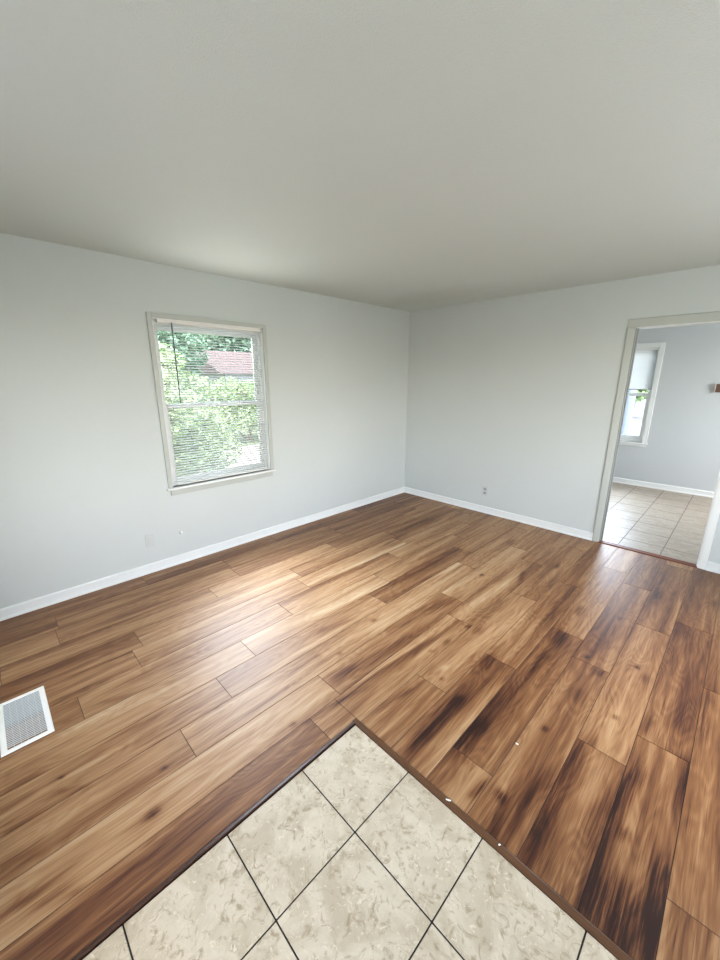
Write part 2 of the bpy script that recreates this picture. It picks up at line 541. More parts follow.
# heartwood streaks, pale sapwood bands and knots: x0, y0, x1, y1, half width, strength
FEAT = [
    (0.565,-4.134,0.601,-3.556,0.03,0.2375), (0.780,-4.402,0.842,-3.785,0.05,-0.1425), (0.929,-4.072,0.985,-3.681,0.03,0.1425), (1.118,-4.229,1.134,-4.003,0.03,-0.285),
    (1.233,-4.223,1.174,-3.743,0.03,0.095), (1.294,-4.068,1.352,-3.909,0.02,-0.26), (1.329,-4.251,1.404,-3.838,0.05,0.19), (1.551,-4.077,1.565,-3.870,0.02,-0.195),
    (1.529,-4.455,1.539,-4.331,0.03,-0.285), (1.615,-4.269,1.615,-4.269,0.007,-0.91), (1.690,-4.307,1.723,-4.214,0.02,-0.26), (1.710,-4.462,1.732,-4.351,0.03,-0.285),
    (1.870,-3.954,1.870,-3.954,0.01,-0.52), (1.900,-4.136,1.946,-3.936,0.02,-0.156), (1.948,-4.211,1.977,-3.845,0.05,0.171), (2.028,-4.047,2.028,-4.047,0.018,-0.65),
    (2.042,-4.088,2.018,-4.025,0.04,-0.19), (1.832,-4.468,1.833,-4.447,0.06,-0.2375), (2.007,-4.443,2.045,-4.306,0.03,-0.2375), (2.054,-4.401,2.099,-4.279,0.02,-0.26),
    (1.786,-3.320,1.800,-3.048,0.03,-0.2375), (1.810,-3.830,1.815,-3.634,0.04,-0.114), (2.077,-3.440,2.077,-3.440,0.012,-0.455), (2.053,-3.546,2.101,-3.326,0.025,-0.1425),
    (1.941,-3.697,2.022,-3.182,0.03,0.1425), (1.962,-3.131,2.026,-2.937,0.03,-0.19), (2.110,-3.333,2.155,-3.066,0.012,-0.325), (0.894,-1.451,0.907,-0.585,0.03,-0.285),
    (1.062,-1.728,0.978,-1.174,0.03,-0.3325), (1.099,-2.680,1.137,-1.653,0.03,0.285), (1.143,-2.165,1.194,-1.719,0.03,-0.2375), (1.179,-1.673,0.995,-0.241,0.04,0.19),
    (1.472,-2.843,1.521,-2.098,0.035,0.3325), (1.543,-2.313,1.617,-1.166,0.05,-0.2375), (1.712,-2.319,1.760,-1.405,0.02,0.39), (1.808,-2.452,1.866,-1.582,0.05,0.209),
    (1.927,-2.332,2.027,-1.923,0.03,-0.285), (1.923,-2.632,2.052,-1.992,0.03,-0.285), (1.853,-2.614,1.938,-2.108,0.03,0.2375), (1.787,-2.572,1.787,-2.572,0.018,-0.455),
    (1.640,-2.918,1.672,-2.689,0.03,-0.2375), (1.877,-2.957,1.877,-2.957,0.012,-0.455), (2.005,-3.139,2.073,-2.480,0.045,-0.304), (2.096,-3.155,2.170,-2.292,0.022,0.399),
    (2.119,-3.112,2.186,-2.463,0.02,-0.364), (2.128,-3.316,2.154,-2.948,0.015,-0.325), (2.244,-2.548,2.244,-2.548,0.012,-0.39), (2.267,-2.408,2.267,-2.408,0.025,-0.3325),
    (2.287,-2.174,2.287,-2.174,0.02,-0.39), (2.291,-3.175,2.347,-2.842,0.02,-0.325), (2.374,-2.606,2.374,-2.606,0.02,0.26), (2.417,-2.691,2.417,-2.691,0.012,-0.455),
    (2.542,-3.115,2.552,-2.711,0.035,-0.475), (2.546,-2.798,2.555,-2.736,0.025,-0.285), (2.670,-3.173,2.667,-2.736,0.022,0.304), (2.683,-2.993,2.692,-2.784,0.03,-0.38),
    (1.543,-1.395,1.619,-1.132,0.03,-0.19), (1.555,-0.341,1.555,-0.341,0.012,-0.585), (2.005,-1.466,2.005,-1.466,0.016,-0.585), (1.905,-1.418,1.905,-1.418,0.01,-0.39),
    (2.264,-1.321,2.231,-1.163,0.02,-0.325), (1.887,-0.694,1.873,-0.569,0.03,-0.2375), (2.398,-0.892,2.390,-0.820,0.022,-0.3325), (1.917,-1.457,1.873,-0.569,0.04,-0.1425),
    (2.140,-2.133,2.239,-1.300,0.055,0.266), (2.322,-1.583,2.227,-0.959,0.025,-0.19), (2.425,-1.538,2.466,-1.116,0.03,-0.209), (2.630,-1.749,2.616,-1.119,0.035,-0.361),
    (2.743,-1.912,2.736,-1.821,0.06,-0.399), (2.740,-2.322,2.737,-2.047,0.02,-0.39), (2.518,-2.154,2.483,-1.682,0.04,0.209), (2.355,-2.179,2.348,-2.142,0.03,-0.19),
    (2.523,-2.421,2.516,-2.346,0.04,-0.2375), (2.699,-2.977,2.716,-2.448,0.05,-0.266), (2.718,-2.813,2.718,-2.813,0.03,-0.19), (2.838,-3.137,2.852,-3.041,0.02,-0.455),
    (2.873,-2.752,2.927,-2.078,0.04,0.095), (2.931,-2.611,2.931,-2.611,0.014,-0.52), (2.924,-3.050,2.924,-3.050,0.019,-0.715), (3.015,-3.024,3.006,-2.795,0.03,-0.2375),
    (2.936,-3.163,2.951,-3.114,0.09,-0.2375), (3.007,-2.040,3.005,-2.010,0.022,-0.4275), (2.979,-2.323,2.973,-2.237,0.03,-0.19), (3.069,-3.173,3.068,-2.568,0.04,-0.4275),
    (3.110,-2.953,3.140,-2.615,0.06,0.1425), (3.200,-3.007,3.215,-2.771,0.04,-0.3325), (3.105,-2.479,3.127,-2.217,0.06,0.209), (3.146,-2.300,3.146,-2.300,0.014,-0.52),
    (2.940,-1.916,2.919,-1.472,0.06,-0.19), (2.923,-1.933,2.923,-1.933,0.008,-0.78), (3.101,-0.852,3.102,-0.732,0.025,-0.285), (3.255,-1.131,3.227,-0.227,0.02,0.195),
    (3.410,-0.688,3.406,-0.619,0.03,-0.19), (3.282,-1.282,3.277,-1.139,0.05,-0.2375), (3.149,-1.820,3.149,-1.820,0.016,-0.65), (3.202,-1.915,3.204,-1.872,0.025,-0.19),
    (2.962,-1.348,2.962,-1.348,0.022,-0.285), (2.752,-1.512,2.741,-1.384,0.02,-0.39), (3.267,-2.308,3.275,-2.168,0.03,-0.285), (3.207,-2.824,3.283,-2.533,0.035,-0.399),
    (3.425,-2.604,3.427,-2.343,0.02,-0.52), (3.385,-2.295,3.381,-2.199,0.05,0.2375), (3.447,-2.183,3.472,-1.749,0.02,-0.325), (3.263,-3.179,3.234,-2.751,0.05,-0.475),
    (3.298,-2.856,3.298,-2.856,0.022,-0.38), (3.346,-3.001,3.318,-2.766,0.05,0.1425), (3.429,-3.121,3.424,-2.841,0.05,-0.475), (3.221,-3.152,3.240,-3.116,0.1,-0.285),
    (3.300,-3.188,3.320,-3.137,0.1,-0.285), (3.398,-3.178,3.398,-3.105,0.1,-0.285),
]

rnd = random.Random(5)


def tone_of(k, j):
    r = random.Random(k * 977 + j * 131 + 7)
    return TONE.get((k, j), r.choice((0.42, 0.5, 0.55, 0.62)))


def build_floor():
    verts, faces, tone, seed, mark = [], [], [], [], []

    def plank(x0, x1, y0, y1, base, sdv, rx0, rx1):
        g = 0.0011
        x0 += g; x1 -= g; y0 += g; y1 -= g
        if x1 - x0 < 0.004 or y1 - y0 < 0.004: return
        bev = 0.0012
        nx = max(2, int((x1 - x0) / 0.009))
        ny = max(2, int((y1 - y0) / 0.016))
        xs = [x0, x0 + bev] + [x0 + bev + (x1 - x0 - 2 * bev) * i / nx for i in range(1, nx)] + [x1 - bev, x1]
        ys = [y0, y0 + bev] + [y0 + bev + (y1 - y0 - 2 * bev) * i / ny for i in range(1, ny)] + [y1 - bev, y1]
        o = len(verts)
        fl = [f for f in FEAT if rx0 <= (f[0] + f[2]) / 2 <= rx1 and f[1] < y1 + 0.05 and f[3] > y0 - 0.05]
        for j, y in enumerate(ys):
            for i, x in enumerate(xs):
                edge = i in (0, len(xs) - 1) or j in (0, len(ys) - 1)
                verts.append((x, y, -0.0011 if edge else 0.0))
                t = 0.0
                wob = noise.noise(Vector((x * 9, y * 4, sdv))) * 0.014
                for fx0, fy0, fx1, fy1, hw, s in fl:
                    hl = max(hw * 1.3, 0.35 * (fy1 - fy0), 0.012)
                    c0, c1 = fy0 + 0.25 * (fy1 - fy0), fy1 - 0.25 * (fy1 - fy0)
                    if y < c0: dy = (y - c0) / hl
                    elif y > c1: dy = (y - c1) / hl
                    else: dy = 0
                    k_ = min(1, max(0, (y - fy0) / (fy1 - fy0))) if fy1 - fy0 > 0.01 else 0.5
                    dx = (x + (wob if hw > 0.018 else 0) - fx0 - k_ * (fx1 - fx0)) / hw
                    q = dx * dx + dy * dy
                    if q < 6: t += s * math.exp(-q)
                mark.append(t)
                tone.append(base)
                seed.append(sdv)
        nxs = len(xs)
        for j in range(len(ys) - 1):
            for i in range(nxs - 1):
                a = o + j * nxs + i
                faces.append((a, a + 1, a + nxs + 1, a + nxs))

    for k in range(-10, 17):
        x0, x1 = PX0 + k * PW, PX0 + (k + 1) * PW
        x0c, x1c = max(x0, 0.0), min(x1, XR)
        if x1c - x0c < 0.005: continue
        j0 = JOINT[k]
        for j in range(-4, 5):
            y0, y1 = j0 + j * PL, j0 + (j + 1) * PL
            y0c, y1c = max(y0, YF), min(y1, -0.012)
            if y1c - y0c < 0.005: continue
            sdv = (k * 7.31 + j * 3.17) % 10
            base = tone_of(k, j) + (0.06 if k <= 1 else -0.03 if k >= 4 else 0.0)  # left rows lightened, right rows darkened: window glare put into the tone
            if (k, j) in MERGED: continue
            if (k, j) == (1, -1): y0c = max(y0c - PL, YF)
            if (k, j) == (0, 0): y1c += PL
            ty = AY + 0.028
            tx0, tx1 = AX - 0.020, TXR + 0.02
            # clip away the tiled entry
            if x1c <= tx0 or x0c >= tx1 or y0c >= ty:
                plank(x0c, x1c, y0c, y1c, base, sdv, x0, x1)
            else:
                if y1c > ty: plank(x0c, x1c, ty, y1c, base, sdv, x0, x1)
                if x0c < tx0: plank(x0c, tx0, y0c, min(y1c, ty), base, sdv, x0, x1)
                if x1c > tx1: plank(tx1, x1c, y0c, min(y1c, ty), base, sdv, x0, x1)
    nb = len(faces)
    # sub floor that shows only in the seams
    o = len(verts)
    verts.extend([(0, YF, -0.002), (XR, YF, -0.002), (XR, 0, -0.002), (0, 0, -0.002), (0, YF, -0.05), (XR, YF, -0.05), (XR, 0, -0.05), (0, 0, -0.05)])
    faces.extend([(o, o + 1, o + 2, o + 3), (o + 7, o + 6, o + 5, o + 4), (o, o + 4, o + 5, o + 1), (o + 1, o + 5, o + 6, o + 2), (o + 2, o + 6, o + 7, o + 3), (o + 3, o + 7, o + 4, o)])
    tone += [-0.3] * 8
    seed += [0] * 8
    mark += [0] * 8
    me = bpy.data.meshes.new('floor')
    me.from_pydata(verts, [], faces)
    for nm, dat in (('tone', tone), ('seed', seed), ('mark', mark)):
        a = me.attributes.new(nm, 'FLOAT', 'POINT')
        a.data.foreach_set('value', dat)
    me.materials.append(M['wood'])
    o = bpy.data.objects.new('floor', me)
    col.objects.link(o)
    struct(o)


build_floor()


def tiles(name, xs, ys, mat, grout, z=0.0, base=-0.02, gap=0.003, clip=None):
    """tiles bounded by consecutive xs and ys"""
    bm = B()
    sl = bm.verts.layers.float.new('seed')
    r = random.Random(3)
    for i in range(len(xs) - 1):
        for j in range(len(ys) - 1):
            before = set(bm.verts)
            box(bm, (xs[i] + gap, ys[j] + gap, base), (xs[i + 1] - gap, ys[j + 1] - gap, z), 0.0015, 1)
            s = r.random() * 30
            for v in bm.verts:
                if v not in before: v[sl] = s
    old = set(bm.faces)
    box(bm, (xs[0], ys[0], base - 0.03), (xs[-1], ys[-1], z - 0.0018))
    for f in bm.faces:
        if f not in old: f.material_index = 1
    return struct(link(name, bm, [mat, grout]))


xs = [AX] + [AX + 0.3188 + TS * i for i in range(6)]
ys = sorted([AY] + [AY - 0.3136 - TS * i for i in range(5)])
ys[0] = max(ys[0], YF)
tiles('floor_entry_tile', xs, ys, M['tile'], M['grout'], z=0.001, gap=0.0023)
xs = [XK0] + [2.32 + TS * i for i in range(-4, 9) if XK0 < 2.32 + TS * i < XK1] + [XK1]
ys = [0.066] + [0.63 + TS * i for i in range(-1, 7) if 0.1 < 0.63 + TS * i < YK] + [YK]
tiles('floor_kitchen_tile', xs, ys, M['tile2'], M['far_grout'], z=0.001, gap=0.0032)

# wood reducers round the entry tiles
bm = B()
prism(bm, [(0, 0), (0.030, 0), (0.027, 0.004), (0.020, 0.007), (0.006, 0.0075), (0, 0.005)], (AX - 0.020, AY - 0.001, 0), (TXR + 0.02, AY - 0.001, 0), (0, 1, 0), (0, 0, 1))
struct(link('trim_1', bm, M['strip'], smooth=False))
bm = B()
prism(bm, [(0, 0), (-0.019, 0), (-0.017, 0.003), (-0.012, 0.006), (-0.003, 0.007), (0, 0.006)], (AX - 0.002, AY - 0.001, 0), (AX - 0.002, YF, 0), (1, 0, 0), (0, 0, 1))
struct(link('trim_2', bm, M['strip_dark']))

# threshold in the doorway
bm = B()
prism(bm, [(-0.016, 0), (0.068, 0), (0.064, 0.006), (0.050, 0.010), (0.030, 0.012), (0.026, 0.008), (0.020, 0.008), (0.016, 0.012), (0.0, 0.010), (-0.012, 0.006)],
      (DL - 0.005, 0, 0), (DR + 0.002, 0, 0), (0, 1, 0), (0, 0, 1))
struct(link('trim_3', bm, M['threshold']))

# ------------------------------------------------------------------ baseboards
BB = [(0, 0), (0.020, 0), (0.019, 0.008), (0.014, 0.016), (0.011, 0.018), (0.011, 0.064), (0.013, 0.066), (0.012, 0.073), (0.006, 0.079), (0, 0.080)]


def baseboard(name, A_, B_, u):
    bm = B()
    prism(bm, BB, A_, B_, u, (0, 0, 1))
    return struct(link(name, bm, M['trim']))


baseboard('baseboard_left', (0, YF, 0.001), (0, 0, 0.001), (1, 0, 0))
baseboard('baseboard_back', (0.0, 0, 0.001), (2.4445, 0, 0.001), (0, -1, 0))
baseboard('baseboard_back_right', (3.316, 0, 0.001), (XR, 0, 0.001), (0, -1, 0))
baseboard('baseboard_kitchen', (XK0, YK, 0.001), (XK1, YK, 0.001), (0, -1, 0))
baseboard('baseboard_right', (XR, YF, 0.001), (XR, 0, 0.001), (-1, 0, 0))

# ------------------------------------------------------------------ doorway
door = struct(empty('door_1', (2.88, 0, 0)))
CW = [(0, 0), (0.060, 0), (0.060, 0.012), (0.054, 0.016), (0.020, 0.013), (0.010, 0.011), (0.002, 0.009), (0, 0.006)]
bm = B()
prism(bm, CW, (DL, 0, 0.001), (DL, 0, DH), (-1, 0, 0), (0, -1, 0))
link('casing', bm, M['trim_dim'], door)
bm = B()
prism(bm, [(a * 0.95, b_) for a, b_ in CW], (DR, 0, 0.001), (DR, 0, DH), (1, 0, 0), (0, -1, 0))
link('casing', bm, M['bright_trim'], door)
bm = B()
prism(bm, [(a * 1.17, b_) for a, b_ in CW], (DL - 0.060, 0, DH), (DR + 0.057, 0, DH), (0, 0, 1), (0, -1, 0))
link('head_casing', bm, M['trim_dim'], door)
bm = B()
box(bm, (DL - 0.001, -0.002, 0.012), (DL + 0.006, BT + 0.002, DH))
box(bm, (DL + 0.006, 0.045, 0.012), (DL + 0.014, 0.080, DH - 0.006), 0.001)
link('jamb', bm, M['jamb_shade'], door)
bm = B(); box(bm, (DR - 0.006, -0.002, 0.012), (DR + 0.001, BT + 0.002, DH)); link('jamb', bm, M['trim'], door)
bm = B(); box(bm, (DL, -0.002, DH - 0.008), (DR, BT + 0.002, DH + 0.001)); link('head_jamb', bm, M['trim'], door)

# ------------------------------------------------------------------ left window
win = struct(empty('window_1', (0, (WY0 + WY1) / 2, WZ0)))
c = 0.035
# casing boards on the wall
for (y0, y1, z0, z1) in ((WY0 - c, WY0, WZ0, WZ1 + c), (WY1, WY1 + c, WZ0, WZ1 + c)):
    bm = B(); box(bm, (0, y0, z0), (0.018, y1, z1), 0.003)
    link('casing', bm, M['trim_dim'], win)
bm = B(); box(bm, (0, WY0, WZ1), (0.018, WY1, WZ1 + c), 0.003); link('head_casing', bm, M['trim_dim'], win)
bm = B(); box(bm, (-0.10, WY0, WZ0 - 0.018), (0.0, WY1, WZ0)); box(bm, (0, WY0 - 0.050, WZ0 - 0.018), (0.034, WY1 + 0.050, WZ0), 0.004)
link('stool', bm, M['trim'], win)
bm = B(); box(bm, (0, WY0 - 0.020, WZ0 - 0.068), (0.015, WY1 + 0.020, WZ0 - 0.018), 0.003); link('apron', bm, M['trim_dim'], win)
# jamb liner
bm = B()
for y0, y1 in ((WY0, WY0 + 0.006), (WY1 - 0.006, WY1)):
    box(bm, (-T, y0, WZ0), (0.0, y1, WZ1))
box(bm, (-T, WY0, WZ1 - 0.006), (0, WY1, WZ1))
link('jamb', bm, M['vinyl'], win)


def sash(parent, axis, s0, s1, z0, z1, d0, d1, st, bot, top, name='sash'):
    bm = B()

    def bx(a0, a1, za, zb):
        if axis == 'y': box(bm, (d0, a0, za), (d1, a1, zb), 0.003)
        else: box(bm, (a0, d0, za), (a1, d1, zb), 0.003)
    bx(s0, s0 + st, z0, z1); bx(s1 - st, s1, z0, z1)
    bx(s0 + st, s1 - st, z0, z0 + bot); bx(s0 + st, s1 - st, z1 - top, z1)
    f = link(name, bm, M['vinyl'], parent)
    bm = B()
    dm = (d0 + d1) / 2
    if axis == 'y': box(bm, (dm - 0.002, s0 + st, z0 + bot), (dm + 0.002, s1 - st, z1 - top))
    else: box(bm, (s0 + st, dm - 0.002, z0 + bot), (s1 - st, dm + 0.002, z1 - top))
    link('pane', bm, M['glass'], f)
    return f


# outer frame, lower sash inside, upper sash outside
bm = B()
for y0, y1 in ((WY0 + 0.006, WY0 + 0.030), (WY1 - 0.030, WY1 - 0.006)):
    box(bm, (-0.125, y0, WZ0), (-0.045, y1, WZ1 - 0.006), 0.002)
box(bm, (-0.125, WY0 + 0.03, WZ1 - 0.05), (-0.045, WY1 - 0.03, WZ1 - 0.006), 0.002)
box(bm, (-0.125, WY0 + 0.03, WZ0), (-0.045, WY1 - 0.03, WZ0 + 0.025), 0.002)
link('frame', bm, M['vinyl'], win)
ZM = 1.375
sash(win, 'y', WY0 + 0.03, WY1 - 0.03, WZ0 + 0.025, ZM + 0.012, -0.080, -0.052, 0.034, 0.045, 0.036)
sash(win, 'y', WY0 + 0.03, WY1 - 0.03, ZM - 0.02, WZ1 - 0.05, -0.112, -0.084, 0.030, 0.034, 0.034)
bm = B(); box(bm, (-0.075, -2.90, ZM + 0.012), (-0.050, -2.84, ZM + 0.020), 0.002); box(bm, (-0.075, -2.50, ZM + 0.012), (-0.050, -2.44, ZM + 0.020), 0.002)
link('sash_lock', bm, M['vinyl'], win)


def blind(name, label, axis, s0, s1, ztop, zbot, d, pitch, tilt, slat_w, closed=False, inward=1, railmat='rail', wand=None):
    """mini blind; d is the plane of its middle, 'inward' the sign of the direction to the room"""
    root = empty(name, ((d, (s0 + s1) / 2, ztop) if axis == 'y' else ((s0 + s1) / 2, d, ztop)))
    tag(root, label, 'window blind')

    def P(s, dd, z): return (d + dd * inward, s, z) if axis == 'y' else (s, d + dd * inward, z)

    def bx(bm, s_0, s_1, d_0, d_1, z_0, z_1, bev=0.0):
        box(bm, P(s_0, d_0, z_0), P(s_1, d_1, z_1), bev)
    bm = B(); bx(bm, s0, s1, -0.013, 0.013, ztop - 0.027, ztop, 0.002); link('headrail', bm, M['rail'], root)
    bm = B(); bx(bm, s0 + 0.004, s1 - 0.004, -0.011, 0.011, zbot, zbot + 0.012, 0.002); link('bottom_rail', bm, M[railmat], root)
    bm = B()
    z = ztop - 0.027 - pitch * 0.7
    ca, sa = math.cos(R(tilt)), math.sin(R(tilt))
    r = random.Random(2)
    while z > zbot + 0.016:
        dt = r.uniform(-0.6, 0.6) * 0.0004
        rows = []
        for i, t in enumerate((-1, -0.5, 0, 0.5, 1)):
            a = t * slat_w / 2
            crown = (1 - t * t) * 0.0016
            rows.append((a * ca + crown * sa, -a * sa + crown * ca + dt))
        for k in range(4):
            (a0, b0), (a1, b1) = rows[k], rows[k + 1]
            v = [bm.verts.new(P(s, a, z + b_)) for s, a, b_ in ((s0 + 0.004, a0, b0), (s1 - 0.004, a0, b0), (s1 - 0.004, a1, b1), (s0 + 0.004, a1, b1))]
            bm.faces.new(v)
        z -= pitch
    bmesh.ops.remove_doubles(bm, verts=bm.verts, dist=1e-5)
    s_ = link('slats', bm, M['slat'], root, smooth=True)
    so = s_.modifiers.new('thick', 'SOLIDIFY'); so.thickness = 0.0004
    n_ = 3 if s1 - s0 > 0.5 else 2
    for i in range(n_):
        s = s0 + 0.12 + (s1 - s0 - 0.24) * i / (n_ - 1)
        bm = B()
        for dd in (-0.0125, 0.0125):
            cyl(bm, P(s, dd, ztop - 0.02), P(s, dd, zbot + 0.01), 0.0006, n=6)
        link('ladder_cord', bm, M['slat'], root)
    if wand:
        s, zl = wand
        bm = B()
        cyl(bm, P(s, 0.018, ztop - 0.020), P(s, 0.020, zl), 0.0050, n=8)
        cyl(bm, P(s, 0.010, ztop - 0.018), P(s, 0.019, ztop - 0.022), 0.003, n=6)
        link('tilt_wand', bm, M['wand'], root)
    return root


blind('window_blind', 'white mini blind lowered fully with slats open in the large window on the left wall', 'y', -3.128, -2.222, 2.046, 0.706, -0.022, 0.0215, 18, 0.0255, wand=(-3.025, 1.40))

# ------------------------------------------------------------------ kitchen window
kw = struct(empty('window_2', ((KX0 + KX1) / 2, YK, KZ0)))
cw = 0.060
for (x0, x1) in ((KX0 - cw, KX0), (KX1, KX1 + cw)):
    bm = B(); box(bm, (x0, YK - 0.020, KZ0), (x1, YK, KZ1 + cw), 0.003); link('casing', bm, M['trim'], kw)
bm = B(); box(bm, (KX0, YK - 0.018, KZ1), (KX1, YK, KZ1 + cw), 0.003); link('head_casing', bm, M['trim'], kw)
bm = B(); box(bm, (KX0, YK, KZ0 - 0.018), (KX1, YK + 0.10, KZ0)); box(bm, (KX0 - 0.075, YK - 0.040, KZ0 - 0.018), (KX1 + 0.075, YK, KZ0), 0.003); link('stool', bm, M['trim'], kw)
bm = B(); box(bm, (KX0 - cw, YK - 0.014, KZ0 - 0.060), (KX1 + cw, YK, KZ0 - 0.018), 0.003); link('apron', bm, M['trim'], kw)
bm = B()
for x0, x1 in ((KX0, KX0 + 0.006), (KX1 - 0.006, KX1)):
    box(bm, (x0, YK, KZ0), (x1, YK + T, KZ1))
box(bm, (KX0, YK, KZ1 - 0.006), (KX1, YK + T, KZ1)); link('jamb', bm, M['vinyl'], kw)
bm = B()
for x0, x1 in ((KX0 + 0.006, KX0 + 0.026), (KX1 - 0.026, KX1 - 0.006)):
    box(bm, (x0, YK + 0.045, KZ0), (x1, YK + 0.125, KZ1 - 0.006), 0.002)
box(bm, (KX0 + 0.026, YK + 0.045, KZ1 - 0.03), (KX1 - 0.026, YK + 0.125, KZ1 - 0.006), 0.002)
box(bm, (KX0 + 0.026, YK + 0.045, KZ0), (KX1 - 0.026, YK + 0.125, KZ0 + 0.03), 0.002); link('frame', bm, M['vinyl'], kw)
sash(kw, 'x', KX0 + 0.026, KX1 - 0.026, KZ0 + 0.03, 1.395, YK + 0.052, YK + 0.080, 0.030, 0.06, 0.045)
sash(kw, 'x', KX0 + 0.026, KX1 - 0.026, 1.36, KZ1 - 0.03, YK + 0.084, YK + 0.112, 0.030, 0.035, 0.034)
blind('window_blind', 'white mini blind closed and pulled halfway up in the small window of the tiled kitchen', 'x', KX0 + 0.012, KX1 - 0.012, KZ1 - 0.008, 1.438, YK + 0.022, 0.021, 68, 0.025, inward=-1, railmat='rail_dark')

# ------------------------------------------------------------------ floor register
reg = empty('floor_register', (1.134, -4.349, 0))
tag(reg, 'white metal floor register with fine louvers set in the wood planks', 'floor vent')
X0, X1, Y0, Y1 = 0.943, 1.325, -4.443, -4.255
I0, I1, J0, J1 = 0.966, 1.300, -4.420, -4.276
bm = B()
FP = [(0, 0), (0.002, 0.0035), (0.008, 0.0055), (0.020, 0.0055), (0.0235, 0.003), (0.0235, -0.001), (0, -0.001)]
ring_o = [(X0, Y0), (X1, Y0), (X1, Y1), (X0, Y1)]
ring = []
for a, z in FP:
    ring.append([bm.verts.new((x + (a if x == X0 else -a), y + (a if y == Y0 else -a), z)) for x, y in ring_o])
for i in range(len(FP)):
    r0, r1 = ring[i], ring[(i + 1) % len(FP)]
    for j in range(4):
        bm.faces.new((r0[j], r0[(j + 1) % 4], r1[(j + 1) % 4], r1[j]))
bmesh.ops.recalc_face_normals(bm, faces=bm.faces)
link('frame', bm, M['register'], reg)
bm = B(); box(bm, (I0 - 0.001, J0 - 0.001, -0.0012), (I1 + 0.001, J1 + 0.001, -0.0004)); link('duct_shade', bm, M['dark'], reg)  # flat dark sheet stands in for the shaded depth below the louvers
bm = B(); box(bm, (I0, J0, -0.0002), (I0 + 0.165, J1, 0.0012)); box(bm, (I0 + 0.160, J0, 0.0012), (I0 + 0.172, J1, 0.0026)); link('damper', bm, M['damper'], reg)
bm = B()
n = 28
for i in range(1, n):
    x = I0 + (I1 - I0) * i / n
    box(bm, (x - 0.0022, J0, 0.0020), (x + 0.0022, J1, 0.0042))
for i in range(1, 6):
    y = J0 + (J1 - J0) * i / 6
    box(bm, (I0, y - 0.0006, 0.0016), (I1, y + 0.0006, 0.0030))
link('louvers', bm, M['louver'], reg)

# ------------------------------------------------------------------ wall fittings
# cable plate on the left wall
o = empty('wall_plate', (0, -3.402, 0.285))
tag(o, 'off-white square-cornered outlet plate on the left wall under the window', 'wall outlet')
bm = B(); box(bm, (0.0, -3.437, 0.228), (0.006, -3.367, 0.343), 0.002); link('cover_plate', bm, M['plate'], o)
bm = B(); box(bm, (0.005, -3.420, 0.252), (0.0085, -3.384, 0.319), 0.0015); link('insert', bm, M['plate'], o)
# coax stub
o = empty('cable_stub', (0, -3.152, 0.283))
tag(o, 'small round white wall bumper on the left wall beside the outlet plate', 'wall bumper')
bm = B(); cyl(bm, (0, -3.152, 0.283), (0.005, -3.152, 0.283), 0.016, 0.014); link('base', bm, M['plate'], o)
bm = B(); bmesh.ops.create_uvsphere(bm, u_segments=20, v_segments=12, radius=0.012, matrix=Matrix.Translation((0.010, -3.152, 0.283))); link('cap', bm, M['trim'], o, True)
# duplex outlet on the back wall
o = empty('wall_outlet', (1.245, 0, 0.275))
tag(o, 'duplex outlet with two grey sockets on the back wall', 'wall outlet')
bm = B(); box(bm, (1.209, -0.006, 0.218), (1.281, 0, 0.333), 0.002); link('cover_plate', bm, M['plate'], o)
for z in (0.300, 0.251):
    bm = B(); box(bm, (1.228, -0.009, z - 0.015), (1.262, -0.005, z + 0.015), 0.0015)
    s_ = link('socket', bm, M['socket'], o)
bm = B(); cyl(bm, (1.245, -0.0055, 0.2755), (1.245, -0.0075, 0.2755), 0.003, n=10); link('screw', bm, M['plate'], o)
# wooden box on kitchen wall
o = empty('wall_shelf', (3.03, YK, 1.42))
tag(o, 'small brown wooden box mounted on the kitchen wall beyond the doorway', 'wooden box')
bm = B(); box(bm, (2.962, YK - 0.035, 1.425), (3.14, YK, 1.532), 0.004); link('body', bm, M['brick'], o)
bm = B(); box(bm, (2.950, YK - 0.037, 1.420), (2.963, YK, 1.536), 0.002); tag(link('side_panel', bm, M['pale_wood'], o), 'pale wooden end panel')

# paint flakes on the floor
for i, (x, y, a, sx, sy, lab) in enumerate(((2.788, -3.213, 0.5, 0.010, 0.0035, 'white paint flake lying on the wood strip at the tile edge'),
                                  (2.871, -2.781, 0.2, 0.006, 0.004, 'white paint flake lying on a plank seam away from the tiles'),
                                  (2.995, -3.213, 0.9, 0.004, 0.003, 'tiny white paint speck on the wood strip right of the larger flake'))):
    bm = B()
    pts = [(math.cos(t) * sx * (1 + 0.25 * math.sin(3 * t + i)), math.sin(t) * sy * (1 + 0.2 * math.cos(2 * t))) for t in [k * math.pi / 5 for k in range(10)]]
    zz = 0.0082 if y < -3.19 else 0.0003
    va = [bm.verts.new((x + px * math.cos(a) - py * math.sin(a), y + px * math.sin(a) + py * math.cos(a), zz)) for px, py in pts]
    vb = [bm.verts.new(v.co + Vector((0, 0, 0.0016))) for v in va]
    for k in range(10): bm.faces.new((va[k], va[(k + 1) % 10], vb[(k + 1) % 10], vb[k]))
    bm.faces.new(vb); bm.faces.new(va[::-1])
    tag(link('paint_flake', bm, M['chip']), lab, 'paint flake', 'paint flakes on the floor')

# ------------------------------------------------------------------ outdoors
GZ = -0.45


def ground_mat(name, a, b_, s=6):
    return simple(name, tuple((x + y) / 2 for x, y in zip(a, b_)), 0.9, bump=0.4, bscale=s, var=0.3)


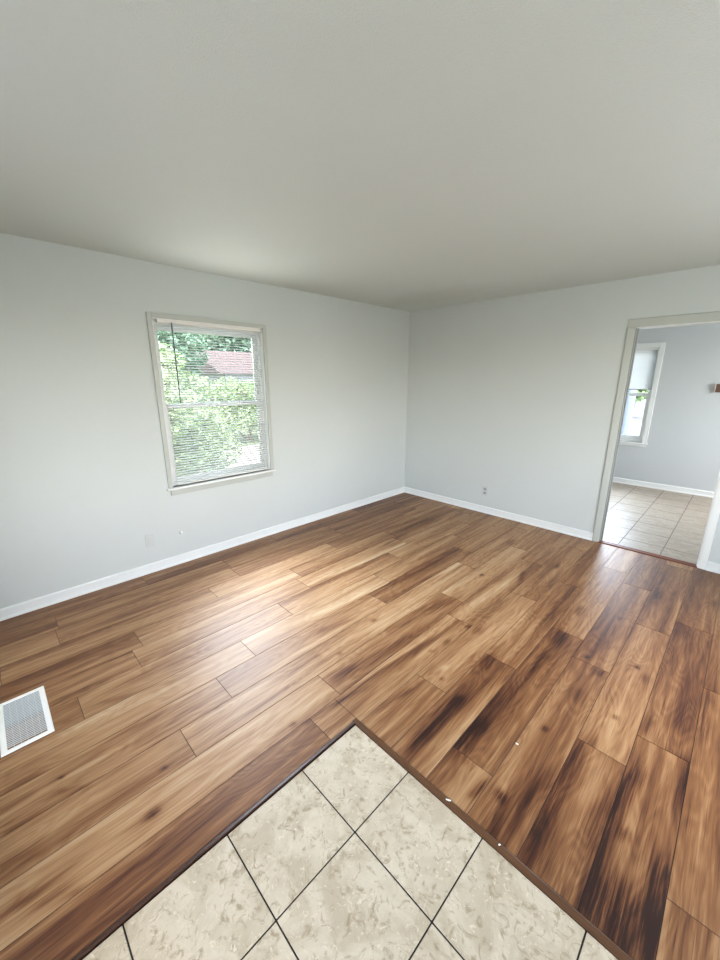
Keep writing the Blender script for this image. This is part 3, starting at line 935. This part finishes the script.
M['grass'] = simple('lawn', (0.15, 0.19, 0.09), 0.9, bump=0.5, bscale=9, var=0.35)
M['drive'] = simple('driveway', (0.42, 0.35, 0.30), 0.9, bump=0.2, bscale=12, var=0.08)
M['road'] = simple('pale_road', (0.17, 0.17, 0.175), 0.9, bump=0.2, bscale=12, var=0.08)
M['leaf'] = simple('leaf_bright', (0.27, 0.37, 0.18), 0.55, bump=0.1, bscale=3, var=0.45)
M['leaf2'] = simple('leaf_deep', (0.11, 0.20, 0.13), 0.6, bump=0.1, bscale=2, var=0.45)
M['bark'] = simple('bark', (0.14, 0.10, 0.07), 0.9, bump=0.5, bscale=20, var=0.3)
M['siding'] = simple('pale_siding', (0.28, 0.29, 0.32), 0.7, bump=0.2, bscale=20, var=0.05)
M['roof'] = simple('red_roof', (0.10, 0.068, 0.065), 0.8, bump=0.4, bscale=20, var=0.15)
M['bluegrey'] = simple('blue_grey_paint', (0.36, 0.42, 0.55), 0.5, bump=0.1, bscale=10, var=0.05)
M['post'] = simple('post_paint', (0.13, 0.16, 0.24), 0.5, bump=0.1, bscale=10, var=0.05)
M['hglass'] = simple('house_glass', (0.06, 0.08, 0.10), 0.1, bump=0.01)

bm = B(); box(bm, (-40, -30, GZ - 0.3), (30, 45, GZ)); struct(link('ground_lawn', bm, M['grass']))
bm = B(); box(bm, (-2, -14, GZ), (9, YF - 0.6, GZ + 0.02)); box(bm, (5.7, YF - 0.6, GZ), (12, 3, GZ + 0.02)); struct(link('ground_added_pad', bm, M['road']))  # unseen pad added to cut green bounce from the lawn
bm = B(); box(bm, (-7.6, -0.9, GZ), (-2.0, 2.6, GZ + 0.02)); struct(link('ground_driveway', bm, M['drive']))
bm = B(); box(bm, (-14, 6.5, GZ), (12, 12, GZ + 0.02)); box(bm, (-14, 13.2, GZ), (12, 19, GZ + 0.02)); box(bm, (-14, 20.2, GZ), (12, 26, GZ + 0.02)); struct(link('ground_road', bm, M['road']))


def foliage(clumps, n, size, seed_):
    """leaf blades scattered over and inside a set of clumps (centre, radii)"""
    r = random.Random(seed_)
    vs, fs = [], []
    tot = sum(c_[1][0] * c_[1][2] for c_ in clumps)
    for (cx, cy, cz), (rx, ry, rz) in clumps:
        for _ in range(int(n * rx * rz / tot)):
            u = Vector((r.gauss(0, 1), r.gauss(0, 1), r.gauss(0, 1))).normalized()
            k = r.random() ** 0.25
            p = Vector((cx + u.x * rx * k, cy + u.y * ry * k, cz + u.z * rz * k))
            if p.z < GZ + 0.05: continue
            d = (u * 0.6 + Vector((r.uniform(-1, 1), r.uniform(-1, 1), r.uniform(-0.6, 0.5)))).normalized()
            s = d.cross(Vector((r.uniform(-1, 1), r.uniform(-1, 1), r.uniform(-1, 1)))).normalized()
            L_, W_ = size * r.uniform(0.7, 1.3), size * 0.32
            o_ = len(vs)
            nrm = d.cross(s)
            vs.extend([p, p + d * L_ * 0.5 + s * W_ + nrm * W_ * 0.2, p + d * L_, p + d * L_ * 0.5 - s * W_ + nrm * W_ * 0.2])
            fs.append((o_, o_ + 1, o_ + 2, o_ + 3))
    return vs, fs


def plant(name, label, cat, base, clumps, n, size, mat, trunk, seed_, group=None):
    root = empty(name, base)
    tag(root, label, cat, group)
    bm = B()
    for p, q, r1, r2 in trunk: cyl(bm, p, q, r1, r2, 10)
    link('trunk', bm, M['bark'], root)
    vs, fs = foliage(clumps, n, size, seed_)
    me = bpy.data.meshes.new('foliage')
    me.from_pydata([tuple(v) for v in vs], [], fs)
    me.materials.append(mat)
    f = bpy.data.objects.new('foliage', me)
    col.objects.link(f)
    f.parent = root
    f.matrix_parent_inverse = Matrix.Translation(-Vector(base))
    return root


def clumpset(c_, rad, k, seed_, cr):
    r = random.Random(seed_)
    out = []
    for _ in range(k):
        u = Vector((r.gauss(0, 1), r.gauss(0, 1), r.gauss(0, 1))).normalized() * (r.random() ** 0.4)
        s = r.uniform(0.7, 1.3) * cr
        out.append(((c_[0] + u.x * rad[0], c_[1] + u.y * rad[1], c_[2] + u.z * rad[2]), (s, s, s * 0.85)))
    return out


plant('shrub', 'bright green leafy shrub nearest outside the left wall window', 'shrub', (-3.6, -2.0, GZ),
      clumpset((-3.6, -2.05, 0.75), (0.8, 0.95, 1.10), 24, 1, 0.40), 15000, 0.085, M['leaf'],
      [((-3.6, -2.0, GZ), (-3.5, -1.8, 0.9), 0.05, 0.02), ((-3.6, -2.0, GZ), (-3.8, -2.4, 0.8), 0.04, 0.02), ((-3.6, -2.0, GZ), (-3.6, -1.5, 0.8), 0.04, 0.02)], 11)
plant('shrub', 'wide green hedge bush in front of the red roofed house', 'shrub', (-8.4, 2.2, GZ),
      clumpset((-8.4, 2.0, 0.82), (0.7, 2.3, 0.85), 26, 7, 0.50), 13000, 0.11, M['leaf'],
      [((-8.4, 2.2, GZ), (-8.4, 2.3, 0.7), 0.06, 0.03), ((-8.4, 2.2, GZ), (-8.5, 1.2, 0.6), 0.04, 0.02)], 16)
plant('tree', 'dark green tree rising behind the shrub outside the left wall window', 'tree', (-11.0, -1.4, GZ),
      clumpset((-11.0, -0.3, 3.4), (1.6, 2.0, 1.5), 30, 2, 0.9), 14000, 0.18, M['leaf2'],
      [((-11, -1.4, GZ), (-11, -1.3, 2.8), 0.20, 0.12), ((-11, -1.3, 2.4), (-11, 0, 3.8), 0.09, 0.04)], 12)
plant('tree', 'dark green tree above the red roof outside the left wall window', 'tree', (-20.0, 7.0, GZ),
      clumpset((-20.0, 7.0, 4.8), (2.0, 6.5, 2.0), 44, 5, 1.4), 16000, 0.32, M['leaf2'],
      [((-20, 7.0, GZ), (-20, 7, 4.4), 0.25, 0.15)], 13)
plant('tree', 'yellow green street tree seen through the kitchen window', 'tree', (-1.1, 21.0, GZ),
      clumpset((-1.1, 21.0, 1.45), (1.3, 1.2, 0.8), 14, 3, 0.7), 5000, 0.22, M['leaf'],
      [((-1.1, 21.0, GZ), (-1.1, 21.0, 1.2), 0.05, 0.04)], 14)
plant('shrub', 'small yellow green bush by the road seen through the kitchen window', 'shrub', (0.1, 12.6, GZ),
      clumpset((0.05, 12.6, GZ + 0.35), (0.35, 0.3, 0.2), 8, 4, 0.25), 2500, 0.09, M['leaf'],
      [((0.1, 12.6, GZ), (0.1, 12.6, GZ + 0.3), 0.03, 0.02)], 15)


def house(name, label, x0, x1, y0, y1, h, rh, ridge, windows, wallm, roofm):
    root = empty(name, ((x0 + x1) / 2, (y0 + y1) / 2, GZ))
    tag(root, label, 'house')
    bm = B(); box(bm, (x0, y0, GZ), (x1, y1, GZ + h)); link('walls', bm, wallm, root)
    bm = B()
    e_ = 0.4
    z = GZ + h
    if ridge == 'y':
        prism(bm, [(x0 - e_, 0), (x1 + e_, 0), ((x0 + x1) / 2, rh)], (0, y0 - e_, z), (0, y1 + e_, z), (1, 0, 0), (0, 0, 1))
    else:
        prism(bm, [(y0 - e_, 0), (y1 + e_, 0), ((y0 + y1) / 2, rh)], (x0 - e_, 0, z), (x1 + e_, 0, z), (0, 1, 0), (0, 0, 1))
    link('roof', bm, roofm, root)
    for (face, s0, s1, z0, z1) in windows:
        bm = B(); b2 = B()
        if face == 'e':
            box(bm, (x1, s0 - 0.08, z0 - 0.08), (x1 + 0.05, s1 + 0.08, z1 + 0.08)); box(b2, (x1 + 0.05, s0, z0), (x1 + 0.06, s1, z1))
        else:
            box(bm, (s0 - 0.08, y0 - 0.05, z0 - 0.08), (s1 + 0.08, y0, z1 + 0.08)); box(b2, (s0, y0 - 0.06, z0), (s1, y0 - 0.05, z1))
        f = link('window', bm, M['trim'], root)
        link('pane', b2, M['hglass'], f)
    return root


house('house', 'neighbour house with reddish roof outside the left wall window', -17.0, -12.0, 3.3, 13.0, 2.28, 1.05, 'y',
      [('e', 5.0, 6.2, 0.6, 1.6), ('e', 7.5, 8.7, 0.6, 1.6)], M['siding'], M['roof'])
house('house', 'pale house across the road seen through the kitchen window', -8.0, 4.0, 27.0, 33.0, 3.0, 1.6, 'x',
      [('s', -2.6, -1.4, 0.7, 1.9), ('s', 0.2, 1.6, 0.7, 1.9)], M['siding'], M['bluegrey'])
bm = B(); cyl(bm, (1.15, 7.4, GZ), (1.15, 7.4, 2.5), 0.16, 0.14, 16)
tag(link('utility_pole', bm, M['post']), 'thick blue grey post outside the kitchen window', 'post')
